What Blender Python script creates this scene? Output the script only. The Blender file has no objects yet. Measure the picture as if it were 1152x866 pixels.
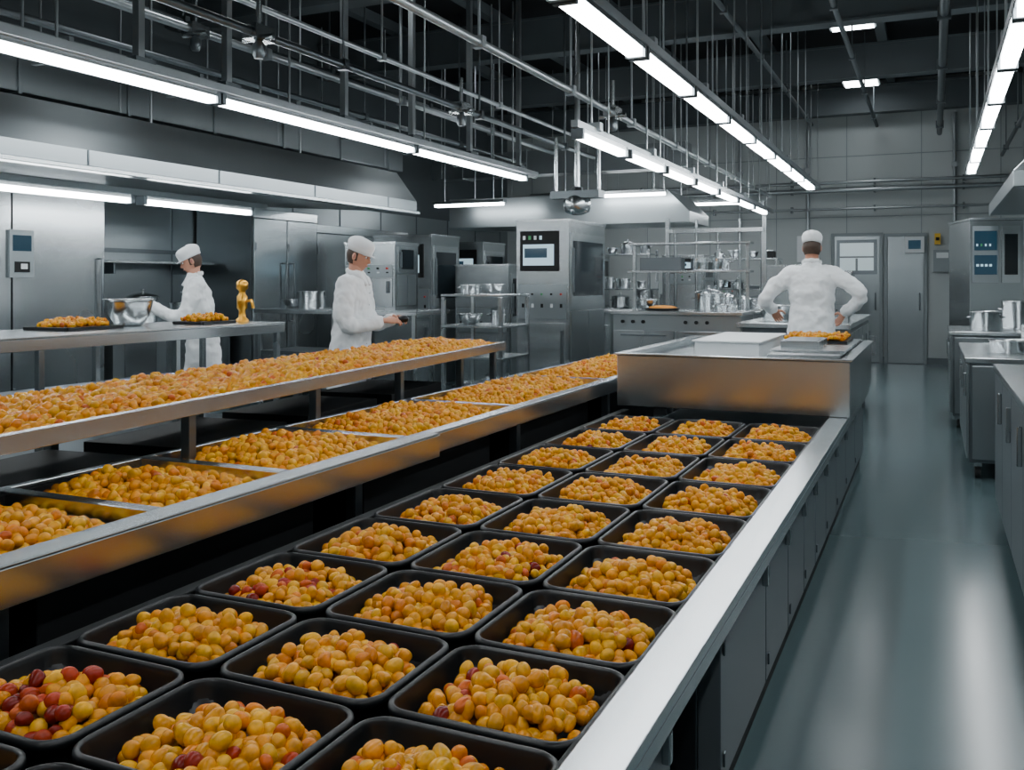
import bpy, math, random
import numpy as np
from mathutils import Vector, Matrix, noise
random.seed(7); rng=np.random.default_rng(7)
scn=bpy.context.scene
COL=scn.collection

# ------------------------------------------------------------ materials
def mat(name,col,rough=.5,metal=0.,var=0.,scale=(1,1,1),ns=6.,bump=0.,rvar=0.,coat=0.,emit=None,es=0.,spec=None):
    m=bpy.data.materials.new(name); m.use_nodes=True
    nt=m.node_tree; b=nt.nodes['Principled BSDF']
    b.inputs['Base Color'].default_value=(*col,1); b.inputs['Roughness'].default_value=rough
    b.inputs['Metallic'].default_value=metal
    if coat: b.inputs['Coat Weight'].default_value=coat; b.inputs['Coat Roughness'].default_value=.15
    if spec is not None: b.inputs['Specular IOR Level'].default_value=spec
    if emit: 
        b.inputs['Emission Color'].default_value=(*emit,1); b.inputs['Emission Strength'].default_value=es
    tc=nt.nodes.new('ShaderNodeTexCoord'); mp=nt.nodes.new('ShaderNodeMapping'); mp.inputs['Scale'].default_value=scale
    n=nt.nodes.new('ShaderNodeTexNoise'); n.inputs['Scale'].default_value=ns; n.inputs['Detail'].default_value=2
    nt.links.new(tc.outputs['Object'],mp.inputs[0]); nt.links.new(mp.outputs[0],n.inputs['Vector'])
    if var:
        mx=nt.nodes.new('ShaderNodeMix'); mx.data_type='RGBA'
        mx.inputs[6].default_value=(*[c*(1-var) for c in col],1); mx.inputs[7].default_value=(*[min(1,c*(1+var)) for c in col],1)
        nt.links.new(n.outputs['Fac'],mx.inputs[0]); nt.links.new(mx.outputs[2],b.inputs['Base Color'])
    if rvar:
        r=nt.nodes.new('ShaderNodeMapRange'); r.inputs[1].default_value=.1; r.inputs[2].default_value=.9
        r.inputs[3].default_value=max(.03,rough-rvar); r.inputs[4].default_value=rough+rvar
        nt.links.new(n.outputs['Fac'],r.inputs[0]); nt.links.new(r.outputs[0],b.inputs['Roughness'])
    if bump:
        bp=nt.nodes.new('ShaderNodeBump'); bp.inputs['Strength'].default_value=bump; bp.inputs['Distance'].default_value=.01
        nt.links.new(n.outputs['Fac'],bp.inputs['Height']); nt.links.new(bp.outputs[0],b.inputs['Normal'])
    return m
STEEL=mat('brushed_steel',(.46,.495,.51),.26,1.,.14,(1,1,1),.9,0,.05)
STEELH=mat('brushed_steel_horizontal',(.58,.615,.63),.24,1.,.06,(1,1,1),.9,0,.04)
STEELD=mat('dark_steel',(.17,.195,.21),.38,1.,.12,(1,1,1),1.5,0,.04)
STEELW=mat('satin_steel_panel',(.33,.37,.385),.31,.9,.18,(1,1,1),.7,0,.05)
CABM=mat('grey_cabinet_paint',(.14,.165,.18),.34,.35,.08,(1,1,1),1,0,.03)
BLACK=mat('black_plastic',(.005,.006,.007),.36,0,0,(1,1,1),30,0,0,spec=.4)
BLACKM=mat('black_matte',(.007,.008,.009),.6,0,.1,spec=.3)
GREYP=mat('grey_paint',(.26,.30,.315),.5,.1,.06,(1,1,1),1.5,0)
PIPEM=mat('galvanised_pipe',(.42,.46,.48),.34,.9,.1,(1,1,1),4)
BEAMM=mat('beam_paint',(.085,.105,.115),.6,0,.12,(1,1,1),1.5)
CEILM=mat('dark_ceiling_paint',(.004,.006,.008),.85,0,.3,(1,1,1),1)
WALLM=mat('wall_paint',(.44,.485,.49),.5,0,.06,(1,1,1),.7)
FLOORM=mat('epoxy_floor',(.088,.135,.146),.20,0,.08,(1,1,1),.5,0,.02,spec=.6)
CLOTH=mat('white_cotton',(.82,.85,.87),.85,0,.04,(1,1,1),14,.35)
TROU=mat('dark_trousers',(.05,.06,.075),.8,0,.1,(1,1,1),12,.2)
SKIN=mat('skin',(.55,.27,.18),.5,0,.06,(1,1,1),20)
HAIR=mat('brown_hair',(.05,.028,.018),.6,0,.3,(1,1,1),60)
EYEW=mat('eye_white',(.8,.8,.78),.3); EYED=mat('iris',(.03,.02,.015),.2); LIP=mat('lip',(.42,.16,.13),.5)
SHOE=mat('shoe_leather',(.03,.03,.03),.4)
BRASS=mat('brass',(.75,.38,.05),.28,1.,.1)
WHITE=mat('white_enamel',(.72,.76,.78),.35)
SCREEN=mat('screen_glass',(.01,.015,.02),.1,0,0,emit=(.08,.30,.5),es=.12)
SCREENB=mat('lit_display',(.2,.3,.35),.2,0,emit=(.45,.65,.75),es=1.0)
RED=mat('red_button',(.5,.03,.02),.4); GRN=mat('green_button',(.05,.3,.1),.4); YEL=mat('yellow_plastic',(.8,.5,.03),.4)
GLASS=mat('oven_glass',(.012,.018,.022),.08)
RUB=mat('rubber',(.02,.02,.02),.7)
LAMP=mat('lamp_diffuser',(.9,.95,1),.4,0,emit=(.94,.98,1.0),es=27)
LAMPC=mat('ceiling_panel_diffuser',(.9,.95,1),.4,0,emit=(.94,.98,1.0),es=15)
def food_mat(name):
    m=bpy.data.materials.new(name); m.use_nodes=True; nt=m.node_tree; b=nt.nodes['Principled BSDF']
    a=nt.nodes.new('ShaderNodeAttribute'); a.attribute_name='Col'
    tc=nt.nodes.new('ShaderNodeTexCoord'); n=nt.nodes.new('ShaderNodeTexNoise'); n.inputs['Scale'].default_value=50; n.inputs['Detail'].default_value=2
    nt.links.new(tc.outputs['Object'],n.inputs['Vector'])
    mr=nt.nodes.new('ShaderNodeMapRange'); mr.inputs[1].default_value=.3; mr.inputs[2].default_value=.7; mr.inputs[3].default_value=.66; mr.inputs[4].default_value=1.08
    nt.links.new(n.outputs['Fac'],mr.inputs[0])
    h=nt.nodes.new('ShaderNodeHueSaturation'); nt.links.new(a.outputs['Color'],h.inputs['Color']); nt.links.new(mr.outputs[0],h.inputs['Value'])
    nt.links.new(h.outputs[0],b.inputs['Base Color'])
    b.inputs['Roughness'].default_value=.22; b.inputs['Specular IOR Level'].default_value=.24
    return m
FOOD=food_mat('yellow_fruit_skin')

# ------------------------------------------------------------ mesh builder
class MB:
    def __init__(s): s.v=[];s.f=[];s.m=[];s.s=[];s.mats=[]
    def mi(s,m):
        if m not in s.mats: s.mats.append(m)
        return s.mats.index(m)
    def add(s,vs,fs,m,smooth=False):
        o=len(s.v); s.v+= [tuple(v) for v in vs]; k=s.mi(m)
        for f in fs: s.f.append(tuple(i+o for i in f)); s.m.append(k); s.s.append(smooth)
    def box(s,x0,x1,y0,y1,z0,z1,m):
        if x0>x1:x0,x1=x1,x0
        if y0>y1:y0,y1=y1,y0
        vs=[(x0,y0,z0),(x1,y0,z0),(x1,y1,z0),(x0,y1,z0),(x0,y0,z1),(x1,y0,z1),(x1,y1,z1),(x0,y1,z1)]
        s.add(vs,[(0,3,2,1),(4,5,6,7),(0,1,5,4),(1,2,6,5),(2,3,7,6),(3,0,4,7)],m)
    def tube(s,pts,rad,m,n=10,caps=True,asp=None,up=None):
        pts=[Vector(p) for p in pts]
        if not hasattr(rad,'__len__'): rad=[rad]*len(pts)
        ref=None; rings=[]
        for i,p in enumerate(pts):
            d=(pts[min(i+1,len(pts)-1)]-pts[max(i-1,0)]).normalized()
            if ref is None:
                ref=Vector(up) if up else (Vector((0,0,1)) if abs(d.z)<.9 else Vector((1,0,0)))
            a=d.cross(ref).normalized(); b=a.cross(d).normalized(); ref=b
            r=rad[i]; ra,rb=(r,r) if not hasattr(r,'__len__') else r
            rings.append([p+a*ra*math.cos(2*math.pi*k/n)+b*rb*math.sin(2*math.pi*k/n) for k in range(n)])
        vs=[v for r in rings for v in r]; fs=[]
        for i in range(len(rings)-1):
            for k in range(n): fs.append((i*n+k,i*n+(k+1)%n,(i+1)*n+(k+1)%n,(i+1)*n+k))
        s.add(vs,fs,m,True)
        if caps:
            s.add(rings[0],[tuple(reversed(range(n)))],m); s.add(rings[-1],[tuple(range(n))],m)
    def lathe(s,c,prof,m,n=28,close=False):
        vs=[];fs=[]
        for r,z in prof:
            for k in range(n): vs.append((c[0]+r*math.cos(2*math.pi*k/n),c[1]+r*math.sin(2*math.pi*k/n),c[2]+z))
        for i in range(len(prof)-1):
            for k in range(n): fs.append((i*n+k,i*n+(k+1)%n,(i+1)*n+(k+1)%n,(i+1)*n+k))
        s.add(vs,fs,m,True)
        s.add(vs[:n],[tuple(reversed(range(n)))],m)
        if close: s.add(vs[-n:],[tuple(range(n))],m)
    def ell(s,c,r,m,n=12,k=8):
        vs=[];fs=[]
        for i in range(k+1):
            t=math.pi*i/k
            for j in range(n):
                a=2*math.pi*j/n; vs.append((c[0]+r[0]*math.sin(t)*math.cos(a),c[1]+r[1]*math.sin(t)*math.sin(a),c[2]-r[2]*math.cos(t)))
        for i in range(k):
            for j in range(n): fs.append((i*n+j,i*n+(j+1)%n,(i+1)*n+(j+1)%n,(i+1)*n+j))
        s.add(vs,fs,m,True)
    def obj(s,name,loc=(0,0,0),rz=0,parent=None,bevel=0,remesh=0,smooth_it=0):
        me=bpy.data.meshes.new(name); me.from_pydata(s.v,[],s.f); 
        for m in s.mats: me.materials.append(m)
        me.polygons.foreach_set('material_index',s.m); me.polygons.foreach_set('use_smooth',s.s); me.update()
        o=bpy.data.objects.new(name,me); COL.objects.link(o); o.location=loc; o.rotation_euler=(0,0,rz)
        if parent: o.parent=parent
        if remesh:
            r=o.modifiers.new('r','REMESH'); r.mode='VOXEL'; r.voxel_size=remesh; r.use_smooth_shade=True
            if smooth_it: q=o.modifiers.new('s','SMOOTH'); q.iterations=smooth_it; q.factor=.5
        if bevel:
            b=o.modifiers.new('b','BEVEL'); b.width=bevel; b.segments=2; b.limit_method='ANGLE'; b.angle_limit=.9
        return o
def empty(name,loc=(0,0,0),rz=0):
    e=bpy.data.objects.new(name,None); COL.objects.link(e); e.location=loc; e.rotation_euler=(0,0,rz); e.empty_display_size=.1; return e

# ------------------------------------------------------------ room shell
XL,XR,YB,YF,ZC=-8.6,2.3,-3.0,18.8,5.3
b=MB(); b.box(XL-.1,XR+.1,YB-.1,YF+.1,-.1,0,FLOORM); b.obj('floor')
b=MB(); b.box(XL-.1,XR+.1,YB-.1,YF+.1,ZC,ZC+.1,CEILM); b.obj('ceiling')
b=MB(); b.box(XL-.1,XL,YB,YF,0,2.7,STEELW); b.box(XL-.1,XL,YB,YF,2.7,ZC,BEAMM)
for y in np.arange(-2,18.5,1.2): b.box(XL,XL+.012,y-.01,y+.01,.1,2.7,STEELD)
b.box(XL,XL+.014,YB,YF,1.85,1.9,STEELD)
b.obj('wall_left')
b=MB(); b.box(XR,XR+.1,YB,YF,0,ZC,WALLM); b.obj('wall_right')
b=MB(); b.box(XL-.1,XR+.1,YB-.1,YB,0,ZC,WALLM); b.obj('wall_front')
b=MB(); b.box(XL-.1,XR+.1,YF,YF+.1,0,ZC,WALLM)
for x in np.arange(-8,2.2,1.3): b.box(x-.008,x+.008,YF-.008,YF,0,ZC-.3,GREYP)
for z in (2.75,3.9): b.box(XL,XR,YF-.009,YF,z-.008,z+.008,GREYP)
b.obj('wall_back')
b=MB(); b.box(XL+.02,XR-.02,YF-.02,YF-.009,0,.12,STEELD); b.obj('baseboard_back')
for i,y in enumerate((2.5,5.6,8.8,11.9,15.2,18.4)):
    b=MB(); b.box(XL+.02,XR-.02,y-.13,y+.13,4.62,4.65,BEAMM); b.box(XL+.02,XR-.02,y-.02,y+.02,4.65,5.1,BEAMM); b.box(XL+.02,XR-.02,y-.13,y+.13,5.1,5.13,BEAMM)
    b.box(XL+.02,XR-.02,y-.1,y-.02,4.65,5.1,BEAMM)
    b.obj('ceiling_beam')
for x in (-7.2,-5.6,-4.0,-2.4,-.7,1.2):
    b=MB(); b.box(x-.07,x+.07,YB+.02,YF-.02,5.14,5.29,BEAMM); b.obj('ceiling_joist')
for (x,y) in ((-1.0,13.3),(-1.15,17.3),(-5.4,12.7),(-5.4,7),(-1.0,5),(-6.5,2)):
    b=MB(); b.box(x-.3,x+.3,y-.32,y+.32,4.98,5.05,GREYP); b.box(x-.27,x+.27,y-.29,y+.29,4.965,4.98,LAMPC)
    b.box(x-.02,x+.02,y-.02,y+.02,5.05,5.3,GREYP); b.obj('ceiling_panel_light')

# ------------------------------------------------------------ lamp rows
def lamp_row(x,z,y0,y1,L,gap,w,rail=.08,rods=2.0,railz=.0,pair=True,top=ZC,posts=()):
    b=MB(); y=y0
    b.box(x-rail/2,x+rail/2,y0-.1,y1+.1,z+.063+railz,z+.12+railz,PIPEM)
    while y+L<=y1+.01:
        b.box(x-w/2-.015,x+w/2+.015,y-.02,y+L+.02,z+.026,z+.062,STEELH)
        b.box(x-w/2,x+w/2,y,y+L,z-.02,z+.025,LAMP)
        b.box(x-w/2-.018,x+w/2+.018,y-.04,y-.001,z-.025,z+.06,STEELD)
        b.box(x-w/2-.018,x+w/2+.018,y+L+.001,y+L+.04,z-.025,z+.06,STEELD)
        y+=L+gap
    y=y0+.4
    while y<y1 and not posts:
        b.tube([(x-.03,y,z+.1),(x-.03,y,top)],.010,PIPEM,6)
        if pair: b.tube([(x+.05,y+.22,z+.1),(x+.05,y+.22,top)],.007,PIPEM,6)
        b.box(x-.06,x+.06,y-.04,y+.04,z+.1+railz,z+.17+railz,PIPEM)
        y+=rods
    for y in posts:
        b.box(x-.028,x+.028,y-.028,y+.028,z+.1,top,PIPEM); b.box(x-.07,x+.07,y-.09,y+.09,z+.121,z+.16,STEELD)
    return b.obj('fluorescent_lamp_row')
lamp_row(-5.05,2.9,-.28,11.75,2.88,.1,.085,.2,1.9,pair=False,posts=(1.2,3.2,4.86,5.75,7.35,8.6,9.95,11.4))
lamp_row(-2.65,2.7,7.2,17.3,1.15,.2,.07,.06,1.7)
lamp_row(-1.78,3.0,-2.2,16.2,1.25,.12,.10,.14,1.6)
lamp_row(.47,3.0,-2.2,14.5,1.25,.12,.09,.12,2.2)
lamp_row(-6.9,2.27,1.6,8.4,1.5,.2,.07,.04,7,pair=False,top=2.41)
for (x,y,z) in ((-6.2,12.2,2.62),(-4.6,14.9,2.75),(-3.9,12.5,2.7),(-3.4,15.6,2.8),(-6.6,15.5,2.8),(-5.0,16.8,2.8)):
    b=MB(); b.box(x-.55,x+.55,y-.04,y+.04,z,z+.035,LAMP); b.box(x-.58,x+.58,y-.06,y+.06,z+.036,z+.08,STEELH)
    for q in (-.4,.4): b.tube([(x+q,y,z+.08),(x+q,y,ZC)],.008,PIPEM,6)
    b.obj('hanging_fluorescent_lamp')

# ------------------------------------------------------------ overhead pipes, trays and hood
def pipe_y(x,z,y0,y1,r,m=PIPEM,hang=2.4,valves=()):
    b=MB(); b.tube([(x,y0,z),(x,y1,z)],r,m,12)
    y=y0+.7
    while y<y1:
        b.box(x-r*1.4,x+r*1.4,y-.03,y+.03,z-r*1.4,z+r*1.4,m); b.tube([(x,y,z),(x,y,ZC)],.010,m,6); y+=hang
    for y in valves:
        b.box(x-.06,x+.06,y-.10,y+.10,z-.05,z+.05,STEEL); b.lathe((x,y,z-.17),[(.03,0),(.045,.03),(.045,.09),(.025,.12)],STEELD,14)
        b.tube([(x-.13,y,z-.03),(x+.13,y,z-.03)],.022,STEEL,10); b.tube([(x,y,z+.03),(x,y,z+.3)],.02,STEEL,8)
    b.obj('overhead_pipe')
pipe_y(-2.72,3.08,-2,17.5,.028,hang=1.7,valves=(3.6,8.3))
pipe_y(-4.35,3.45,-1,14,.022); pipe_y(-4.2,3.2,3,12,.03,STEELD,valves=(5.1,8.1))
pipe_y(-5.6,3.6,-1,14,.035,valves=(6,)); pipe_y(-6.1,3.45,-1,14,.03,STEELD)
pipe_y(-6.6,4.0,-1,14,.045,STEELD)
pipe_y(-.95,4.4,0,18.5,.03,BEAMM); pipe_y(.1,4.2,0,18.5,.045,STEELD); pipe_y(-3.3,4.3,0,18.5,.05,BEAMM); pipe_y(-2.1,4.5,0,18.5,.03,BEAMM)
pipe_y(1.35,3.4,0,18.5,.05); pipe_y(1.1,3.75,0,18.5,.03,STEELD)
def duct(x0,x1,y0,y1,z0,z1,m,name='ventilation_duct'):
    b=MB(); b.box(x0,x1,y0,y1,z0,z1,m)
    if y1-y0>x1-x0:
        for y in np.arange(y0+.6,y1,1.2): b.box(x0-.02,x1+.02,y-.02,y+.02,z0-.02,z1+.02,m)
        for y in np.arange(y0+.5,y1,2.4):
            for x in (x0,x1): b.tube([(x,y,z0),(x,y,ZC)],.012,PIPEM,6)
    else:
        for x in np.arange(x0+.6,x1,1.2): b.box(x-.02,x+.02,y0-.02,y1+.02,z0-.02,z1+.02,m)
        for x in (x0+.2,x1-.2): b.tube([(x,y0,z0),(x,y0,ZC)],.012,PIPEM,6)
    b.obj(name,bevel=.01)
duct(-5.5,-5.18,-1,11.6,2.98,3.1,STEELW,'cable_raceway')
duct(-8.3,-7.2,-1,12,3.15,3.65,STEELW,'supply_air_duct')
duct(-8.0,-3.5,14.3,14.7,3.3,3.7,STEELW,'cross_air_duct')
b=MB(); y0,y1=1.5,10.6
prof=[(-8.5,2.56),(-6.15,2.42),(-6.15,2.56),(-6.45,2.95),(-8.5,3.04)]
vs=[(p[0],y0,p[1]) for p in prof]+[(p[0],y1,p[1]) for p in prof]; n=5
b.add(vs,[(0,1,2,3,4),(9,8,7,6,5)]+[(i,i+5,(i+1)%5+5,(i+1)%5) for i in range(5)],STEELW)
for y in np.arange(y0+.9,y1,1.5): b.box(-6.16,-6.14,y-.008,y+.008,2.42,2.56,STEELD)
b.box(-6.2,-6.1,y0,y1,2.39,2.43,STEELH)
for y in np.arange(2,10,2.2): b.tube([(-6.5,y,2.9),(-6.5,y,ZC)],.014,PIPEM,6)
b.obj('exhaust_hood',bevel=.006)
b=MB()
prof=[(-6.9,2.35),(-3.1,2.35),(-3.1,2.5),(-3.4,2.8),(-6.9,2.8)]
vs=[(p[0],12.9,p[1]) for p in prof]+[(p[0],14.1,p[1]) for p in prof]
b.add(vs,[(0,1,2,3,4),(9,8,7,6,5)]+[(i,i+5,(i+1)%5+5,(i+1)%5) for i in range(5)],STEELW)
for x in (-6.5,-5,-3.5):
    for y in (13,14): b.tube([(x,y,2.7),(x,y,ZC)],.014,PIPEM,6)
b.obj('island_exhaust_hood',bevel=.006)
b=MB(); b.box(.62,2.2,9.0,12.8,2.32,2.46,STEELW); 
vs=[(.62,9,2.46),(2.2,9,2.46),(2.2,12.8,2.46),(.62,12.8,2.46),(1.1,9.3,2.95),(2.2,9.3,2.95),(2.2,12.5,2.95),(1.1,12.5,2.95)]
b.add(vs,[(0,1,5,4),(1,2,6,5),(2,3,7,6),(3,0,4,7),(4,5,6,7)],STEELW)
for y in (9.4,12.4): b.tube([(1.2,y,2.8),(1.2,y,ZC)],.014,PIPEM,6)
b.obj('canopy_extractor',bevel=.006)
b=MB(); x,y=-3.55,9.6
b.tube([(x,y,2.55),(x,y,ZC)],.03,STEEL,12); b.lathe((x,y,2.24),[(.05,0),(.13,.03),(.15,.08),(.15,.16),(.1,.21),(.06,.3)],STEEL,24); 
b.box(x-.28,x+.28,y-.1,y+.1,2.42,2.5,STEELD); b.tube([(x-.25,y,2.45),(x-.25,y,3.1)],.02,STEEL,8); b.tube([(x+.25,y,2.45),(x+.25,y,3.1)],.02,STEEL,8)
b.obj('overhead_mixer_head')

# ------------------------------------------------------------ food
def ico(sub):
    import bmesh
    bm=bmesh.new(); bmesh.ops.create_icosphere(bm,subdivisions=sub,radius=1)
    v=np.array([p.co[:] for p in bm.verts]); f=np.array([[q.index for q in t.verts] for t in bm.faces]); bm.free(); return v,f
ICO={2:ico(2),3:ico(3)}
PAL=np.array([(.74,.315,.001),(.72,.265,.001),(.78,.38,.002),(.68,.20,.001),(.74,.29,.001),(.56,.105,.001)])
REDP=np.array([(.28,.018,.005),(.38,.035,.004),(.18,.010,.004),(.50,.085,.003)])
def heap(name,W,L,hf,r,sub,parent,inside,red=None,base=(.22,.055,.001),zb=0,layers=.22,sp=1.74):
    sp=r*sp; pts=[]
    ys=np.arange(-L/2,L/2+1e-6,sp*.88)
    for j,y in enumerate(ys):
        for x in np.arange(-W/2+(j%2)*sp/2,W/2+1e-6,sp):
            xx=x+rng.uniform(-.45,.45)*r; yy=y+rng.uniform(-.45,.45)*r
            if not inside(xx,yy): continue
            pts.append((xx,yy,hf(xx,yy)+rng.uniform(-.55,.5)*r))
            if rng.random()<layers:
                a=xx+rng.uniform(-1,1)*r; c=yy+rng.uniform(-1,1)*r
                if inside(a*1.12,c*1.12): pts.append((a,c,hf(a,c)+rng.uniform(.75,1.2)*r))
    P=np.array(pts); N=len(P); V,F=ICO[sub]; nv=len(V)
    rad=r*rng.uniform(.80,1.10,N); el=np.stack([np.ones(N),rng.uniform(.88,1.05,N),rng.uniform(1.0,1.34,N)],1)
    q=rng.normal(size=(N,4)); q/=np.linalg.norm(q,axis=1)[:,None]; w,x,y,z=q.T
    R=np.stack([1-2*(y*y+z*z),2*(x*y-z*w),2*(x*z+y*w),2*(x*y+z*w),1-2*(x*x+z*z),2*(y*z-x*w),2*(x*z-y*w),2*(y*z+x*w),1-2*(x*x+y*y)],1).reshape(N,3,3)
    loc=V[None]*el[:,None]*rad[:,None,None]
    bend=rng.uniform(-.28,.28,N)
    loc[:,:,0]+=bend[:,None]*(loc[:,:,2]**2)/rad[:,None]
    loc=np.einsum('nij,nvj->nvi',R,loc)+P[:,None]
    verts=loc.reshape(-1,3); faces=(F[None]+(np.arange(N)*nv)[:,None,None]).reshape(-1,3)
    C=PAL[rng.choice(6,N,p=[.27,.20,.27,.09,.15,.02])]*rng.uniform(.82,1.0,(N,1))
    if red is not None:
        for i in range(N):
            if rng.random()<red(P[i,0],P[i,1]): C[i]=REDP[rng.integers(4)]
    cols=np.repeat(C,nv,0)
    nx,ny=max(8,int(W/.04)),max(8,int(L/.04)); g=[]
    for j in range(ny+1):
        for i in range(nx+1):
            xx=-W/2+W*i/nx; yy=-L/2+L*j/ny
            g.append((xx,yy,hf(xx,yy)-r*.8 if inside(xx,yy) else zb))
    o=len(verts); gf=[]
    for j in range(ny):
        for i in range(nx):
            a=o+j*(nx+1)+i; gf.append((a,a+1,a+nx+2)); gf.append((a,a+nx+2,a+nx+1))
    ga=np.array(g); gf=[t for t in gf if all(inside(ga[k-o][0],ga[k-o][1]) for k in t)]
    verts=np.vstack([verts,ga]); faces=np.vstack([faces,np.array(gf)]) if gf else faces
    cols=np.vstack([cols,np.tile(base,(len(ga),1))])  # filler mound coloured darker to paint in the shade between pieces
    me=bpy.data.meshes.new(name); me.vertices.add(len(verts)); me.vertices.foreach_set('co',verts.astype(np.float32).ravel())
    nf=len(faces); me.loops.add(nf*3); me.loops.foreach_set('vertex_index',faces.astype(np.int32).ravel())
    me.polygons.add(nf); me.polygons.foreach_set('loop_start',np.arange(0,nf*3,3,dtype=np.int32))
    me.polygons.foreach_set('use_smooth',np.ones(nf,bool)); me.update(calc_edges=True); me.validate()
    at=me.color_attributes.new('Col','FLOAT_COLOR','POINT')
    at.data.foreach_set('color',np.hstack([cols,np.ones((len(cols),1))]).astype(np.float32).ravel())
    me.materials.append(FOOD); ob=bpy.data.objects.new(name,me); COL.objects.link(ob); ob.parent=parent
    return ob

# ------------------------------------------------------------ main tray table
TZ=.65
b=MB()
X0,X1,XI=-1.96,-.49,-.60
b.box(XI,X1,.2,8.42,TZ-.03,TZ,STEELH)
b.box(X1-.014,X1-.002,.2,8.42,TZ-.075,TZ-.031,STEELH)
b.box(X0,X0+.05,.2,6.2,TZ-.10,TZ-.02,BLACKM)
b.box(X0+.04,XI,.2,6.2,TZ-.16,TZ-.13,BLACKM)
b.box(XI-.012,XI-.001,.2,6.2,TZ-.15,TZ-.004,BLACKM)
b.box(X0,XI,.2,.23,TZ-.16,TZ,STEEL)
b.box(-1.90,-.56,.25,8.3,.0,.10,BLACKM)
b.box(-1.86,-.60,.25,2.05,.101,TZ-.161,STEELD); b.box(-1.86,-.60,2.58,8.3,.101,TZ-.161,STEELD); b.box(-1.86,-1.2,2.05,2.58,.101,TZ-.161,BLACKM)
ys=[.3,.9,1.5,2.05,None,2.58,3.35,3.9,4.4,4.85,5.35,5.95,6.6,7.4,8.3]
for i in range(len(ys)-1):
    if ys[i] is None or ys[i+1] is None: continue
    b.box(-.599,-.535,ys[i]+.006,ys[i+1]-.006,.10,TZ-.08,CABM)
    yy=ys[i+1]-.07
    b.box(-.535,-.515,yy-.012,yy+.012,TZ-.19,TZ-.12,STEEL)
    b.box(-.534,-.528,ys[i]+.03,ys[i]+.05,.15,.19,STEELD); b.box(-.534,-.528,ys[i]+.03,ys[i]+.05,.46,.50,STEELD)
b.obj('tray_packing_table',bevel=.003)

def rrect(w,l,r,n=6):
    out=[]
    for cx,cy,a0 in ((w/2-r,l/2-r,0),(-w/2+r,l/2-r,90),(-w/2+r,-l/2+r,180),(w/2-r,-l/2+r,270)):
        for k in range(n+1):
            a=math.radians(a0+90*k/n); out.append((cx+r*math.cos(a),cy+r*math.sin(a)))
    return out
def tray(cx,cy,w,l,red,sub,far):
    e=empty('fruit_tray',(cx,cy,TZ-.13))
    rings=[(.085,0,.04),(.03,.105,.05),(.004,.108,.06),(0,.116,.062),(.002,.124,.062),(.012,.128,.06),(.024,.128,.05),(.030,.122,.046),(.036,.112,.042),(.066,.012,.035),(.085,.006,.03)]
    b=MB(); vs=[];fs=[]; n=None
    for ins,z,r in rings:
        p=rrect(w-ins,l-ins,r); n=len(p); vs+=[(x,y,z) for x,y in p]
    for i in range(len(rings)-1):
        for k in range(n): fs.append((i*n+k,i*n+(k+1)%n,(i+1)*n+(k+1)%n,(i+1)*n+k))
    b.add(vs,fs,BLACK,True); b.add(vs[:n],[tuple(reversed(range(n)))],BLACK); b.add(vs[-n:],[tuple(range(n))],BLACK)
    b.obj('tray_body',parent=e)
    a=w/2-.039; c=l/2-.038; pk=.052+rng.uniform(-.006,.008)
    ox,oy=rng.uniform(-.012,.012,2)
    def s(x,y): return (abs((x)/a)**3.4+abs((y)/c)**3.4)**(1/3.4)
    def hf(x,y):
        t=min(1,s(x-ox,y-oy)); return .074+pk*(1-t**2.2)+.012*noise.noise(Vector((x*9+cx*7,y*9+cy*7,0)))
    rd=None
    if red:
        def rd(x,y): return red*max(0,min(1,.45+2.2*noise.noise(Vector((x*8+cx*5,y*8+cy*3,4.2)))))
    heap('fruit_pile',2*a,2*c,hf,.018,sub,e,lambda x,y:s(x,y)<.97,rd,zb=.02,sp=1.68)
rows=[.62,1.0,1.40,1.78,2.19,2.65,3.15,3.70,4.27,4.87,5.46]
edges=[.44]+[(rows[i]+rows[i+1])/2 for i in range(len(rows)-1)]+[5.78]
colx=[-1.685,-1.245,-.81]
for i in range(len(rows)):
    for j in range(3):
        l=edges[i+1]-edges[i]-.016; cy=(edges[i]+edges[i+1])/2
        red={(2,0):.75,(3,0):.06,(4,0):.65,(2,1):.15,(1,0):.6,(1,1):.4,(3,1):.03,(4,2):.03,(5,1):.04,(3,2):.07,(2,2):.02}.get((i,j),.003)
        tray(colx[j],cy,.425,l,red,3 if i<6 else 2,i>5)

# ------------------------------------------------------------ hopper box at end of table
e=empty('steel_sorting_hopper')
b=MB(); x0,x1,y0,y1,z0,z1=-2.0,-.475,6.2,8.4,TZ+.002,1.0
b.box(x0,x1,y0,y0+.03,z0,z1,STEELH); b.box(x0,x1,y1-.03,y1,z0,z1,STEELH); b.box(x0,x0+.03,y0+.031,y1-.031,z0,z1,STEELH); b.box(x1-.03,x1,y0+.031,y1-.031,z0,z1,STEELH)
b.box(x0+.031,x1-.031,y0+.031,y1-.031,.93,.95,STEELH)
b.box(x0-.015,x1+.015,y0-.015,y0+.06,z1+.001,z1+.015,STEELH); b.box(x0-.015,x1+.015,y1-.06,y1+.015,z1+.001,z1+.015,STEELH)
b.box(x0-.015,x0+.06,y0+.061,y1-.061,z1+.001,z1+.015,STEELH); b.box(x1-.06,x1+.015,y0+.061,y1-.061,z1+.001,z1+.015,STEELH)
b.box(-1.0,-.55,y0+.1,y1-.1,.951,1.03,STEEL); b.box(-1.02,-.53,y0+.35,y0+.9,1.031,1.045,STEELH)
b.obj('hopper_body',parent=e,bevel=.004)
b=MB(); b.box(-1.62,-1.15,6.9,8.1,.951,1.06,WHITE); b.box(-1.64,-1.13,6.88,8.12,1.061,1.075,WHITE); b.obj('white_lid',parent=e,bevel=.006)
b=MB(); b.box(-1.08,-.6,7.55,8.15,1.031,1.05,BLACK); b.obj('fruit_sheet',parent=e)
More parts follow.
